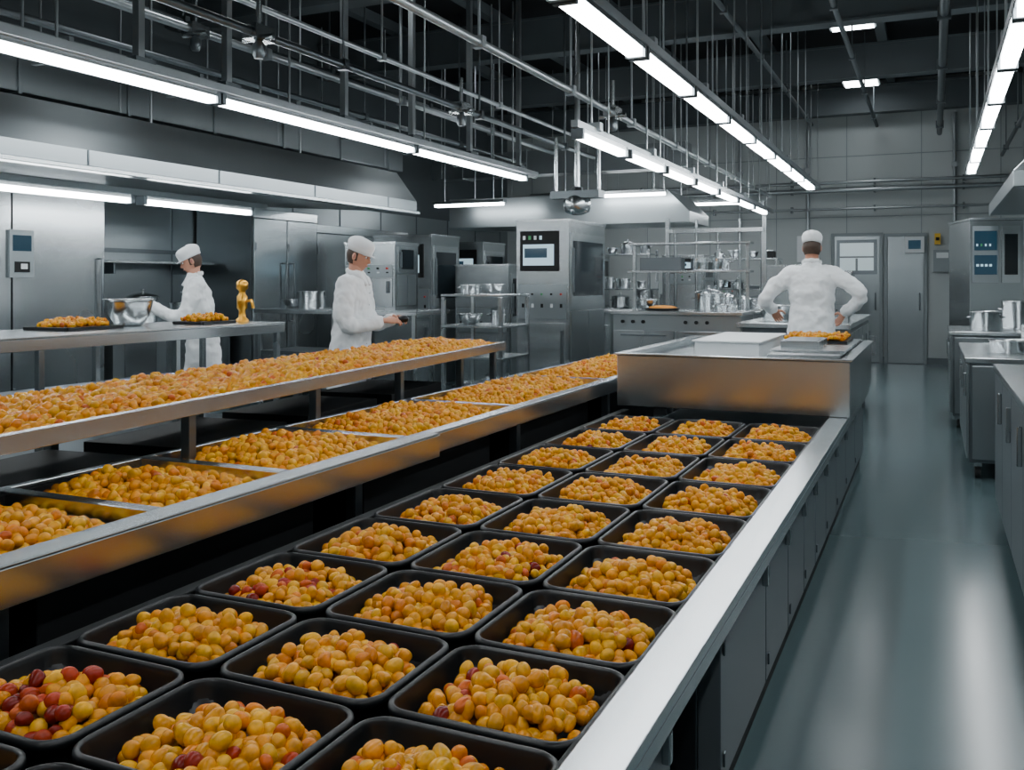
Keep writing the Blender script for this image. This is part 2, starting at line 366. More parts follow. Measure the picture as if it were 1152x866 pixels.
f=heap('fruit_layer',.42,.52,lambda x,y:.02,.017,2,e,lambda x,y:True); f.location=(-.84,7.85,1.05)
b=MB(); b.box(-.98,-.72,6.75,7.3,1.046,1.09,STEEL); b.box(-.96,-.74,6.77,7.28,1.091,1.094,STEELD); b.obj('steel_pan_insert',parent=e,bevel=.004)

# ------------------------------------------------------------ middle conveyor
e=empty('middle_sorting_conveyor')
b=MB(); Z=.80; xf,xb=-2.10,-2.88
b.box(xf-.03,xf+.03,-1.5,3.78,Z-.10,Z,STEELH); b.box(xf-.03,xf,3.781,8.46,Z-.09,Z,STEELH)
b.box(xf-.07,xf+.03,-1.5,3.78,Z+.001,Z+.008,STEELH); b.box(xf-.07,xf,3.781,8.46,Z+.001,Z+.008,STEELH)
b.box(xf-.07,xf-.06,-1.5,8.46,Z-.059,Z,STEELD)
b.box(xb,xb+.03,-1.5,8.46,Z-.09,Z+.008,STEELH); b.box(xf,xb,8.461,8.5,Z-.09,Z+.008,STEELH)
b.box(xb+.031,xf-.031,-1.5,8.46,Z-.09,Z-.06,STEELD)
bins=[-1.45,.6,2.15,2.78,3.62,4.8,6.4,8.45]
for y in bins[1:-1]:
    b.box(xb+.031,xf-.071,y-.026,y+.026,Z-.06,Z+.010,STEELH)
for y in (0,1.6,3.2,4.8,6.4,8.2):
    for x in (xf-.05,xb+.05):
        b.box(x-.025,x+.025,y-.025,y+.025,0.02,Z-.091,STEELD); b.lathe((x,y,0),[(.035,0),(.035,.015),(.015,.03)],RUB,10)
    b.box(xb+.08,xf-.08,y-.02,y+.02,.22,.26,BLACKM)
for x in (xf-.05,xb+.05): b.box(x-.02,x+.02,0,8.2,.2,.24,BLACKM)
b.box(xb+.1,xf-.1,0,8.2,.26,.28,BLACKM)
for y in (.8,2.4,4.0,5.6,7.3): b.box(xb+.15,xf-.12,y-.62,y+.62,.281,.66,BLACKM)  # added matte black boxes, standing in for deep shade under the belt
b.obj('conveyor_frame',parent=e,bevel=.003)
for i in range(len(bins)-1):
    L=bins[i+1]-bins[i]-.07; W=.64; cy=(bins[i]+bins[i+1])/2
    if i==0: L=.9; cy=.6-.03-.45-.02
    def hf(x,y,cy=cy,L=L,W=W):
        ex=min(1,(1-abs(x/(W/2)))*2.4); ey=min(1,(L/2-abs(y))*4)
        return -.050+.064*(max(0,ex*ey)**.75)+.018*noise.noise(Vector((x*4,(y+cy)*4,1)))
    o=heap('fruit_layer',W,L,hf,.018,2 if i>3 else 3,e,lambda x,y,W=W,L=L:abs(x)<W/2-.02 and abs(y)<L/2-.02,lambda x,y:.003,zb=-.05,layers=.16)
    o.location=((xf+xb)/2-.015,cy,Z)

# ------------------------------------------------------------ rear conveyor (slightly skewed in plan)
rz=math.radians(5.8)
e=empty('rear_sorting_conveyor',(-2.62,1.95,0),rz)
b=MB(); Z=1.02; W=.83; ya,yb=-2.2,4.85
for x0,x1 in ((-.03,0),(-W,-W+.03)): b.box(x0,x1,ya+.031,yb-.031,Z-.055,Z+.008,STEELH)
b.box(-W,0,yb-.03,yb,Z-.055,Z+.008,STEELH); b.box(-W,0,ya,ya+.03,Z-.055,Z+.008,STEELH)
b.box(-W+.031,-.031,ya+.031,yb-.031,Z-.054,Z-.035,STEELD)
for y in (-2,-1.0,0,1,2,3,4,4.7):
    for x in (-.06,-W+.06): b.box(x-.022,x+.022,y-.022,y+.022,.02,Z-.056,STEELD); b.lathe((x,y,0),[(.03,0),(.03,.015),(.012,.025)],RUB,10)
    b.box(-W+.09,-.09,y-.018,y+.018,.28,.32,STEELD)
for x in (-.06,-W+.06): b.box(x-.018,x+.018,ya+.1,yb-.1,.281,.319,STEELD)
b.box(-W+.1,-.1,ya+.2,yb-.2,.33,.345,BLACKM)
for y in (-1.5,-.5,.5,1.5,2.5,3.5): b.box(-W+.14,-.16,y-.40,y+.40,.346,.80,BLACKM)  # black filler boxes between the legs, added to imitate the shade below
b.obj('conveyor_frame',parent=e,bevel=.003)
L=yb-ya-.08
def hf(x,y): 
    return -.02+.042*max(0,min(1,(1-abs(x/.375))*2.5))**.7+.018*noise.noise(Vector((x*4,y*3,7)))
o=heap('fruit_layer',.75,L,hf,.018,2,e,lambda x,y:abs(x)<.365 and abs(y)<L/2-.01,lambda x,y:.003,zb=-.03,layers=.2)
o.location=(-W/2,(ya+yb)/2,Z-.010)

# ------------------------------------------------------------ generic furniture
def table(name,x0,x1,y0,y1,z,shelf=True,mt=STEELH,thick=.05,legs=None):
    b=MB(); b.box(x0,x1,y0,y1,z-.012,z,mt); b.box(x0,x1,y0,y0+.015,z-thick,z-.013,mt); b.box(x0,x1,y1-.015,y1,z-thick,z-.013,mt)
    b.box(x0,x0+.015,y0+.016,y1-.016,z-thick,z-.013,mt); b.box(x1-.015,x1,y0+.016,y1-.016,z-thick,z-.013,mt)
    nx=max(1,int(round((x1-x0)/1.1))); ny=max(1,int(round((y1-y0)/1.1)))
    for i in range(nx+1):
        for j in range(ny+1):
            if 0<i<nx and 0<j<ny: continue
            x=x0+.05+(x1-x0-.1)*i/nx; y=y0+.05+(y1-y0-.1)*j/ny
            b.box(x-.022,x+.022,y-.022,y+.022,.02,z-.013,STEEL); b.lathe((x,y,0),[(.03,0),(.03,.015),(.012,.025)],RUB,10)
    if shelf:
        b.box(x0+.03,x1-.03,y0+.03,y1-.03,.3,.32,STEELD)
        if z>1.05: b.box(x0+.03,x1-.03,y0+.03,y1-.03,.7,.72,STEELD)
    return b.obj(name,bevel=.003)
def pot(name,x,y,z,r,h,m=STEELH,lid=False,handles=True):
    b=MB(); b.lathe((x,y,z+.001),[(r*.93,0),(r,.02),(r,h-.01),(r+.012,h),(r+.004,h+.004),(r-.006,h-.004),(r-.008,.015),(0.001,.012)],m)
    if lid: b.lathe((x,y,z+h),[(r+.01,0),(r*.9,.02),(r*.3,.045),(.015,.05),(.015,.07),(.03,.08),(.001,.085)],m)
    if handles:
        for sx in (-1,1): b.tube([(x+sx*r,y-.04,z+h*.7),(x+sx*(r+.035),y-.035,z+h*.72),(x+sx*(r+.035),y+.035,z+h*.72),(x+sx*r,y+.04,z+h*.7)],.007,m,6)
    return b.obj(name)
def bowl(name,x,y,z,r,h,m=STEELH):
    b=MB(); b.lathe((x,y,z+.001),[(r*.45,0),(r*.6,.01),(r*.85,h*.4),(r*.97,h*.85),(r,h),(r+.015,h+.004),(r+.012,h-.006),(r-.006,h-.01),(r*.9,h*.7),(r*.75,h*.35),(r*.5,.03),(.001,.02)],m,36)
    return b.obj(name)
def machine(name,x0,x1,y0,y1,z0,z1,face='x',screen=True,win=True,feet=True,m=STEEL,rz=0,front=True):
    cx,cy=(x0+x1)/2,(y0+y1)/2; w,l=(x1-x0)/2,(y1-y0)/2; h=z1-z0
    b=MB(); f=.08 if feet else 0
    b.box(-w,w,-l,l,f+.001,h-.031,m); b.box(-w-.01,w+.01,-l-.01,l+.01,h-.03,h,STEELH)
    if feet:
        for sx in (-1,1):
            for sy in (-1,1): b.tube([(sx*(w-.06),sy*(l-.06),0),(sx*(w-.06),sy*(l-.06),f)],.025,STEELD,10)
    t=-l-.012
    b.box(-w+.03,w-.03,t,-l-.001,f+.04,h*.46,STEELH)
    b.box(w-.09,w-.07,t-.03,t,h*.25,h*.42,STEELD)
    if front:
        b.box(-w+.03,w-.03,t,-l-.001,h*.48,h*.66,STEELW)
        for i in range(5):
            x=-w+.09+i*(2*w-.18)/4; b.tube([(x,t,h*.61),(x,t-.02,h*.61)],.012,(BLACKM,BLACKM,GRN,BLACKM,RED)[i],12)
            b.box(x-.015,x+.015,t-.005,t-.0005,h*.54,h*.56,(BLACKM,WHITE,BLACKM,WHITE,BLACKM)[i])
    if screen:
        b.box(-w+.05,w-.12,t,-l-.001,h*.73,h*.94,BLACKM); b.box(-w+.09,w-.18,t-.006,t-.0005,h*.76,h*.87,SCREENB)
        b.box(-w+.11,w*.2,t-.008,t-.0065,h*.80,h*.85,SCREEN)
        for i in range(4): b.box(-w+.09+i*.07,-w+.12+i*.07,t-.008,t-.0005,h*.895,h*.915,(WHITE,GRN,WHITE,SCREENB)[i])
    if win:
        b.box(w+.001,w+.012,-l+.06,l-.06,h*.55,h*.93,STEELH); b.box(w+.013,w+.016,-l+.12,l-.12,h*.60,h*.89,GLASS)
        b.box(w+.001,w+.012,-l+.06,-.01,f+.05,h*.52,STEELW); b.box(w+.001,w+.012,.01,l-.06,f+.05,h*.52,STEELW)
        b.box(w+.017,w+.04,-l+.075,-l+.09,h*.62,h*.85,STEELD)
    return b.obj(name,loc=(cx,cy,z0),rz=rz,bevel=.004)
def rack(name,x0,x1,y0,y1,z,levels,stuff=True):
    e=empty(name); b=MB()
    for x in (x0,x1):
        for y in (y0,y1): b.box(x-.02,x+.02,y-.02,y+.02,0,z-.03,STEEL)
    for k in levels:
        b.box(x0-.022,x1+.022,y0-.022,y1+.022,k-.025,k,STEELH)
    b.obj('rack_frame',parent=e,bevel=.003)
    if stuff:
        for k in levels:
            x=x0+.14
            while x<x1-.1:
                r=random.uniform(.07,.13); h=random.uniform(.08,.2); t=random.random()
                if t<.5: o=pot('pot',x,(y0+y1)/2,k,r,h,STEELH,random.random()<.4)
                elif t<.75:
                    o=bowl('bowl',x,(y0+y1)/2,k,r,h*.7)
                else:
                    bb=MB(); bb.box(x-r,x+r,(y0+y1)/2-.15,(y0+y1)/2+.15,k+.001,k+h*.6,random.choice([STEELH,STEELD,WHITE,BLACKM])); bb.box(x-r-.01,x+r+.01,(y0+y1)/2-.16,(y0+y1)/2+.16,k+h*.6+.001,k+h*.6+.012,STEELH); o=bb.obj('container',bevel=.004)
                o.parent=e; x+=r*2+.08
    return e

LT=1.16
table('long_work_table',-6.08,-5.15,.6,6.6,LT,thick=.09)
bowl('mixing_bowl',-5.76,5.45,LT,.18,.21)
def food_plate(x,y,z,w,l,rz=0):
    e=empty('fruit_serving_tray',(x,y,z+.001),rz); b=MB(); b.box(-w/2,w/2,-l/2,l/2,0,.012,BLACK); 
    for q in (-1,1): b.box(q*w/2-.01,q*w/2+.01,-l/2+.011,l/2-.011,.001,.025,BLACK); b.box(-w/2,w/2,q*l/2-.01,q*l/2+.01,0.001,.025,BLACK)
    b.obj('tray_base',parent=e,bevel=.003)
    heap('fruit',w-.06,l-.06,lambda x,y:.03+.03*max(0,1-(abs(2*x/w)**2.5+abs(2*y/l)**2.5)),.018,2,e,lambda x,y:abs(2*x/w)**3+abs(2*y/l)**3<.75,zb=.014)
food_plate(-5.72,4.9,LT,.42,.5)
food_plate(-5.5,6.0,LT,.3,.4)
b=MB(); bx,by=-5.45,6.4
b.lathe((bx,by,LT+.001),[(.055,0),(.055,.02),(.03,.04),(.028,.1),(.045,.12),(.045,.22),(.028,.24),(.028,.27),(.05,.29),(.05,.34),(.03,.36),(.001,.37)],BRASS,20)
b.tube([(bx,by,LT+.17),(bx+.1,by,LT+.19),(bx+.12,by,LT+.12)],.014,BRASS,8); b.obj('brass_dispenser_tap')
def fridge(name,x1,y0,y1,z,doors,panel=False):
    b=MB(); x0=XL+.03; b.box(x0,x1-.04,y0,y1,0.1,z,STEELD); b.box(x0+.05,x1-.08,y0+.02,y1-.02,0,.1,BLACKM)
    n=doors; w=(y1-y0)/n
    for i in range(n):
        b.box(x1-.03,x1,y0+i*w+.01,y0+(i+1)*w-.01,.14,z-.12,STEEL)
        yy=y0+(i+1)*w-.08 if i%2==0 else y0+i*w+.08
        b.tube([(x1,yy,1.0),(x1+.05,yy,1.0),(x1+.05,yy,1.75),(x1,yy,1.75)],.013,STEELD,8)
        b.box(x1,x1+.012,y0+i*w+.01,y0+i*w+.03,.4,.5,STEELD); b.box(x1,x1+.012,y0+i*w+.01,y0+i*w+.03,1.9,2.0,STEELD)
    b.box(x1-.03,x1,y0,y1,z-.11,z,STEELH)
    if panel:
        yy=panel; b.box(x1+.001,x1+.03,yy-.13,yy+.13,1.55,2.0,GREYP)
        b.box(x1+.031,x1+.035,yy-.1,yy+.1,1.8,1.95,SCREEN); b.box(x1+.031,x1+.04,yy-.08,yy+.08,1.6,1.7,BLACKM); b.box(x1+.041,x1+.045,yy-.02,yy+.05,1.63,1.68,WHITE)
    return b.obj(name,bevel=.005)
fridge('walk_in_refrigerator',-7.9,3.9,7.15,2.5,3,panel=6.15)
fridge('upright_refrigerator',-7.65,9.2,10.5,2.42,2)
fridge('upright_refrigerator',-7.7,10.56,13.0,2.3,3)
b=MB(); b.box(XL+.03,-7.95,7.3,9.1,0,1.0,STEELW); b.box(XL+.03,-7.9,7.3,9.1,1.001,1.04,STEELH); b.box(XL+.03,-8.2,7.3,9.1,1.72,1.75,STEELH)
for y in (7.6,8.8): b.box(XL+.03,-8.25,y-.015,y+.015,1.6,1.72,STEELD)
for y in (7.45,8.05,8.65): b.box(-7.95,-7.935,y,y+.45,.1,.95,STEEL)
b.obj('side_counter',bevel=.004)
pot('stock_pot',-8.25,8.0,1.04,.17,.3,lid=True); pot('stock_pot',-8.25,8.6,1.04,.14,.22)
table('work_table',-7.15,-5.0,8.6,9.35,1.2)
machine('dough_mixer_cabinet',-6.0,-5.35,8.75,9.25,1.2,1.95,feet=False,screen=False)
pot('stock_pot',-6.6,8.95,1.2,.16,.2); bowl('steel_bowl',-6.95,9.1,1.2,.14,.1)
er=rack('utensil_rack',-4.75,-4.08,8.75,9.45,1.38,(.35,.72,1.05,1.38),True)
machine('convection_oven',-7.0,-6.1,10.9,11.7,0,2.15)
machine('steam_oven',-5.95,-5.15,11.3,12.1,0,1.75,screen=False)
machine('control_cabinet_machine',-4.5,-3.84,10.1,11.4,0,2.24)
def line(name,x0,x1,y0,y1,z):
    b=MB(); b.box(x0,x1,y0+.041,y1,.12,z-.041,STEELW); b.box(x0-.02,x1+.02,y0,y1+.02,z-.04,z,STEELH); b.box(x0+.05,x1-.05,y0+.1,y1-.05,0,.12,BLACKM)
    n=max(1,int((x1-x0)/.55)); w=(x1-x0)/n
    for i in range(n):
        b.box(x0+i*w+.01,x0+(i+1)*w-.01,y0+.02,y0+.04,.16,z-.22,STEEL); b.box(x0+i*w+.1,x0+(i+1)*w-.1,y0-.0,y0+.019,z-.28,z-.26,STEELD)
        for k in range(3): b.tube([(x0+i*w+.12+k*.12,y0+.04,z-.12),(x0+i*w+.12+k*.12,y0+.01,z-.12)],.02,BLACKM,10)
    return b.obj(name,bevel=.004)
line('cooking_range',-3.35,-1.9,10.2,11.0,1.18)
b=MB(); b.lathe((-2.85,10.55,1.181),[(.17,0),(.2,.02),(.2,.03),(.17,.025),(.001,.025)],BLACK); b.lathe((-2.85,10.55,1.2),[(.16,0),(.16,.02),(.1,.035),(.001,.04)],mat('baked_crust',(.65,.25,.03),.6,0,.3,(1,1,1),20,.3)); b.obj('baked_tart')
pot('stock_pot',-2.35,10.7,1.18,.15,.2,lid=True); pot('saute_pan',-2.1,10.4,1.18,.12,.08); bowl('steel_bowl',-3.1,10.75,1.18,.12,.12)
b=MB(); 
for x in (-3.3,-1.95): b.box(x-.02,x+.02,10.9,10.94,1.181,1.95,STEEL)
b.box(-3.35,-1.9,10.78,11.05,1.62,1.645,STEELH); b.box(-3.35,-1.9,10.78,11.05,1.951,1.975,STEELH)
b.box(-3.2,-2.7,10.8,11.0,1.646,1.8,STEELD); b.obj('overhead_shelf',bevel=.003)
for x in (-2.5,-2.25): pot('stock_pot',x,10.9,1.645,.1,.14)
line('cooking_range',-6.6,-4.3,13.0,13.9,1.1)
line('cooking_range',-3.7,-1.5,13.2,14.1,1.1)
machine('fryer_cabinet',-3.6,-3.0,13.3,14.0,1.1,1.9,feet=False)
machine('steam_kettle_cabinet',-2.2,-1.6,13.3,14.0,1.1,1.75,feet=False,screen=False)
for x in (-6.3,-5.8,-5.3,-4.8,-2.7,-2.45): pot('stock_pot',x,13.5,1.1,random.uniform(.09,.11),random.uniform(.15,.35),lid=random.random()<.5)
line('back_counter',-8.3,-2.4,17.6,18.7,1.0)
x=-8.0
while x<-2.7:
    t=random.random()
    if t<.4: machine('small_oven',x-.25,x+.25,17.9,18.5,1.0,1.0+random.uniform(.5,1.1),feet=False,screen=random.random()<.5); x+=.62
    else: pot('stock_pot',x,18.1,1.0,.18,random.uniform(.2,.4),lid=True,handles=True); x+=.5
rack('storage_rack',-3.4,-2.3,15.4,15.9,1.9,(.3,.85,1.4,1.9))
rack('storage_rack',-5.6,-4.4,15.4,15.9,2.1,(.3,.85,1.4,2.0))
machine('proofing_cabinet',-7.9,-7.0,14.3,15.2,0,2.2); machine('washing_machine_cabinet',-6.7,-5.9,15.2,16.0,0,2.0)
machine('vacuum_packer',-2.0,-1.25,16.6,17.3,0,1.7,screen=False)
b=MB()
for i,x in enumerate(np.arange(-3.1,-1.95,.28)): b.tube([(x,12.1,1.0+.1*(i%3)),(x,12.1,2.2+.12*(i%2))],.02,STEEL,8)
b.box(-3.2,-1.95,12.0,12.2,2.15,2.2,STEELH); b.box(-3.2,-1.95,12.0,12.2,.95,1.0,STEELH)
for x in (-3.2,-1.95): b.box(x-.025,x+.025,12.07,12.13,0,2.35,STEEL)
b.obj('pipe_manifold_stand')
b=MB(); b.box(-1.75,-.751,9.5,12.6,.1,1.05,CABM); b.box(-1.8,-.72,9.45,12.65,1.051,1.1,STEELH); b.box(-1.7,-.82,9.5,12.6,0,.1,BLACKM)
for y in np.arange(9.52,12.5,.62): b.box(-.75,-.735,y,y+.58,.14,1.0,STEELW); b.box(-.735,-.72,y+.5,y+.52,.75,.9,STEEL)
b.obj('steel_counter',bevel=.004)
pot('stock_pot',-1.5,10.1,1.1,.14,.16); bowl('steel_bowl',-1.45,11.2,1.1,.18,.12)
b=MB(); b.box(-.95,-.78,9.9,10.2,1.101,1.16,STEEL); b.box(-.93,-.8,9.92,10.18,1.161,1.165,STEELD); b.obj('steel_container')
b=MB(); b.box(-1.35,-.6,8.45,9.2,0,.10,STEELD); 
for y in np.arange(8.5,9.2,.1): b.box(-1.35,-.6,y,y+.06,.10,.108,BLACKM)
b.obj('standing_platform')

# ------------------------------------------------------------ right side
def cabinet_run(name,x0,x1,y0,y1,z,doors,casters=False):
    b=MB(); zb=.13 if casters else .1; bm=STEELW if casters else CABM
    b.box(x0+.031,x1,y0+.021,y1-.02,zb,z-.041,STEELD); b.box(x0,x1,y0,y1,z-.04,z,STEELH)
    if not casters: b.box(x0+.09,x1,y0+.02,y1-.02,0,.1,BLACKM)
    else:
        for x in (x0+.09,x1-.1):
            for y in (y0+.12,y1-.12):
                b.tube([(x-.02,y,.05),(x+.02,y,.05)],.05,RUB,16); b.box(x-.03,x+.03,y-.03,y+.03,.09,.13,STEEL)
    w=(y1-y0-.04)/doors
    for i in range(doors):
        b.box(x0+.01,x0+.03,y0+.02+i*w+.005,y0+.02+(i+1)*w-.005,zb+.03,z-.05,bm)
        b.box(x0-.012,x0+.01,y0+.02+i*w+.04,y0+.02+i*w+.055,z-.3,z-.12,STEEL)
    b.box(x0+.05,x1-.02,y0+.0,y0+.02,zb+.03,z-.06,bm)
    return b.obj(name,bevel=.004)
cabinet_run('base_cabinet',.35,1.5,-1.5,6.74,.98,12)
cabinet_run('mobile_work_cabinet',.22,1.25,7.9,9.9,.93,3,True)
cabinet_run('steel_base_unit',.15,1.6,10.6,12.1,1.0,3,True)
an=math.radians(15); cx,cy=.60,13.35
machine('combi_oven_cabinet',cx-.31,cx+.31,cy-.42,cy+.42,0,2.3,rz=an,win=False,screen=False,front=False)
b=MB()
b.box(-.28,.02,0,.012,0,.70,GREYP); b.box(-.26,-.0,-.006,-.001,.40,.64,SCREEN); b.box(-.26,-.0,-.006,-.001,.10,.34,SCREEN)
for i in range(4): b.box(-.24+i*.05,-.22+i*.05,-.01,-.007,.45,.48,(SCREENB,GRN,SCREENB,SCREENB)[i]); b.box(-.24+i*.05,-.21+i*.05,-.01,-.007,.2,.23,SCREENB)
b.box(.06,.27,0,.012,0,.7,STEELH); b.box(.09,.24,-.004,-.001,.1,.6,GLASS)
R=Matrix.Rotation(an,4,'Z'); p=R@Vector((0,-.434-.002,0)); b.obj('oven_control_panel',loc=(cx+p.x,cy+p.y,1.5),rz=an)
for (x,y,r,h) in ((.55,8.6,.13,.10),(.85,9.3,.15,.2),(.5,10.9,.14,.2),(.85,11.5,.17,.3)):
    pot('saucepan',x,y,.93 if y<10 else 1.0,r,h)
b=MB(); b.box(.75,1.15,8.1,8.9,.931,.95,STEEL); b.box(.73,1.17,8.08,8.92,.951,.96,STEELH)
b.obj('steel_sheet_pan')
b=MB(); b.box(.75,1.3,5.0,6.2,.981,1.05,STEEL); b.tube([(.9,5.9,1.05),(.9,5.9,1.3),(.9,5.8,1.38),(.9,5.65,1.36),(.9,5.62,1.3)],.014,STEEL,10); b.obj('sink_basin_unit')
machine('tall_cooler',1.3,2.1,14.3,15.3,0,2.0,win=False)

FROST=mat('frosted_window',(.5,.58,.6),.2,0,emit=(.6,.75,.8),es=.5)
def door(name,x0,x1,z,win):
    b=MB(); y=YF-.010; b.box(x0,x0+.06,y-.05,y,0,z-.061,GREYP); b.box(x1-.06,x1,y-.05,y,0,z-.061,GREYP); b.box(x0,x1,y-.05,y,z-.06,z,GREYP)
    b.box(x0+.061,x1-.061,y-.035,y-.001,0.01,z-.061,STEELW)
    if win: 
        b.box(x0+.10,x1-.10,y-.045,y-.036,z-.78,z-.13,STEELD); b.box(x0+.16,x1-.16,y-.05,y-.046,z-.71,z-.19,FROST)
        b.box(x0+.16,x1-.16,y-.056,y-.051,z-.47,z-.44,STEELD); b.box((x0+x1)/2-.02,(x0+x1)/2+.02,y-.056,y-.051,z-.71,z-.48,STEELD)
        b.box(x0+.12,x1-.12,y-.045,y-.036,.15,.5,STEELH)
    b.tube([(x1-.13,y-.035,1.0),(x1-.13,y-.09,1.0),(x1-.13,y-.09,1.3),(x1-.13,y-.035,1.3)],.012,STEELD,8)
    b.obj(name,bevel=.004)
door('door_1',-1.78,-.86,2.44,True); door('door_2',-.84,-.10,2.42,False)
b=MB(); b.box(-.48,-.15,YF-.16,YF-.065,2.05,2.35,WHITE); b.box(-.42,-.21,YF-.165,YF-.161,2.12,2.28,SCREEN); b.obj('control_box')
b=MB(); b.box(.0,.3,YF-.12,YF-.010,1.7,2.1,GREYP); b.box(.05,.25,YF-.125,YF-.121,1.95,2.05,WHITE); b.obj('electrical_box')
b=MB(); b.box(.02,.12,YF-.12,YF-.010,2.2,2.4,YEL); b.box(.04,.1,YF-.13,YF-.121,2.27,2.33,BLACKM); b.obj('alarm_box')
b=MB(); b.box(-2.4,-2.0,YF-.1,YF-.010,1.9,2.4,WHITE); b.obj('notice_board')
for z,r in ((3.25,.045),(3.4,.03),(2.9,.025)):
    b=MB(); b.tube([(-8,YF-.1,z),(1.9,YF-.1,z)],r,PIPEM,10); 
    for x in np.arange(-7,2,1.5): b.box(x-.02,x+.02,YF-.12,YF-.010,z-.06,z+.06,STEELD)
    b.obj('conduit_pipe')
for x in (-2.2,.35,-3.5):
    b=MB(); b.tube([(x,YF-.06,2.4),(x,YF-.06,4.6)],.03,PIPEM,8); b.box(x-.05,x+.05,YF-.1,YF-.010,3.6,3.7,PIPEM); b.obj('conduit_pipe')

# ------------------------------------------------------------ people
def loft(b,rings,m,n=28):
    vs=[];fs=[]
    for (cx,cy,z,rx,ry) in rings:
        for k in range(n):
            a=2*math.pi*k/n; c,s=math.cos(a),math.sin(a)
            vs.append((cx+rx*math.copysign(abs(c)**.85,c),cy+ry*math.copysign(abs(s)**.85,s),z))
    for i in range(len(rings)-1):
        for k in range(n): fs.append((i*n+k,i*n+(k+1)%n,(i+1)*n+(k+1)%n,(i+1)*n+k))
    fs.append(tuple(reversed(range(n)))); fs.append(tuple(range((len(rings)-1)*n,len(rings)*n)))
    b.add(vs,fs,m,True)
def smoothpath(pts,rad,k=5):
    P=[Vector(p) for p in pts]; out=[];ro=[]
    for i in range(len(P)-1):
        p0=P[max(i-1,0)];p1=P[i];p2=P[i+1];p3=P[min(i+2,len(P)-1)]
        for j in range(k):
            t=j/k; out.append(.5*((2*p1)+(p2-p0)*t+(2*p0-5*p1+4*p2-p3)*t*t+(3*p1-p0-3*p2+p3)*t**3)); ro.append(rad[i]*(1-t)+rad[i+1]*t)
    out.append(P[-1]); ro.append(rad[-1]); return out,ro
def hand(parent,wrist,d,nrm,side,curl):
    d=Vector(d).normalized(); nrm=Vector(nrm); nrm=(nrm-d*nrm.dot(d)).normalized(); s=d.cross(nrm).normalized()
    if s.dot(Vector(side))<0: s=-s
    w=Vector(wrist); b=MB()
    b.tube([w-d*.03,w,w+d*.03,w+d*.065,w+d*.092,w+d*.098],[(.024,.019),(.026,.018),(.036,.016),(.042,.015),(.040,.012),(.034,.008)],SKIN,14,up=nrm)
    for i,(off,L) in enumerate(((.030,.070),(.010,.080),(-.011,.074),(-.031,.058))):
        p=w+d*(.085-abs(off-.01)*.2)+s*off; pts=[p]; a=curl*.35; q=p
        for seg,fr in ((0,.45),(1,.32),(2,.23)):
            q=q+(d*math.cos(a)+nrm*math.sin(a)+s*off*.8)*L*fr; pts.append(q); a+=curl*(.9+.08*i)
        b.tube(pts,[.0098,.0092,.0083,.0068],SKIN,8,up=nrm)
    p=w+d*.022+s*.026; q=p+(d*.55+s*.75+nrm*.3).normalized()*.042; r=q+(d*.85+s*.3+nrm*.35).normalized()*.032; t=r+(d*.9+nrm*.5).normalized()*.022
    b.tube([p-s*.01,q,r,t],[.015,.0125,.0105,.0085],SKIN,8,up=nrm)
    b.obj('hand',parent=parent,remesh=.0042,smooth_it=3)
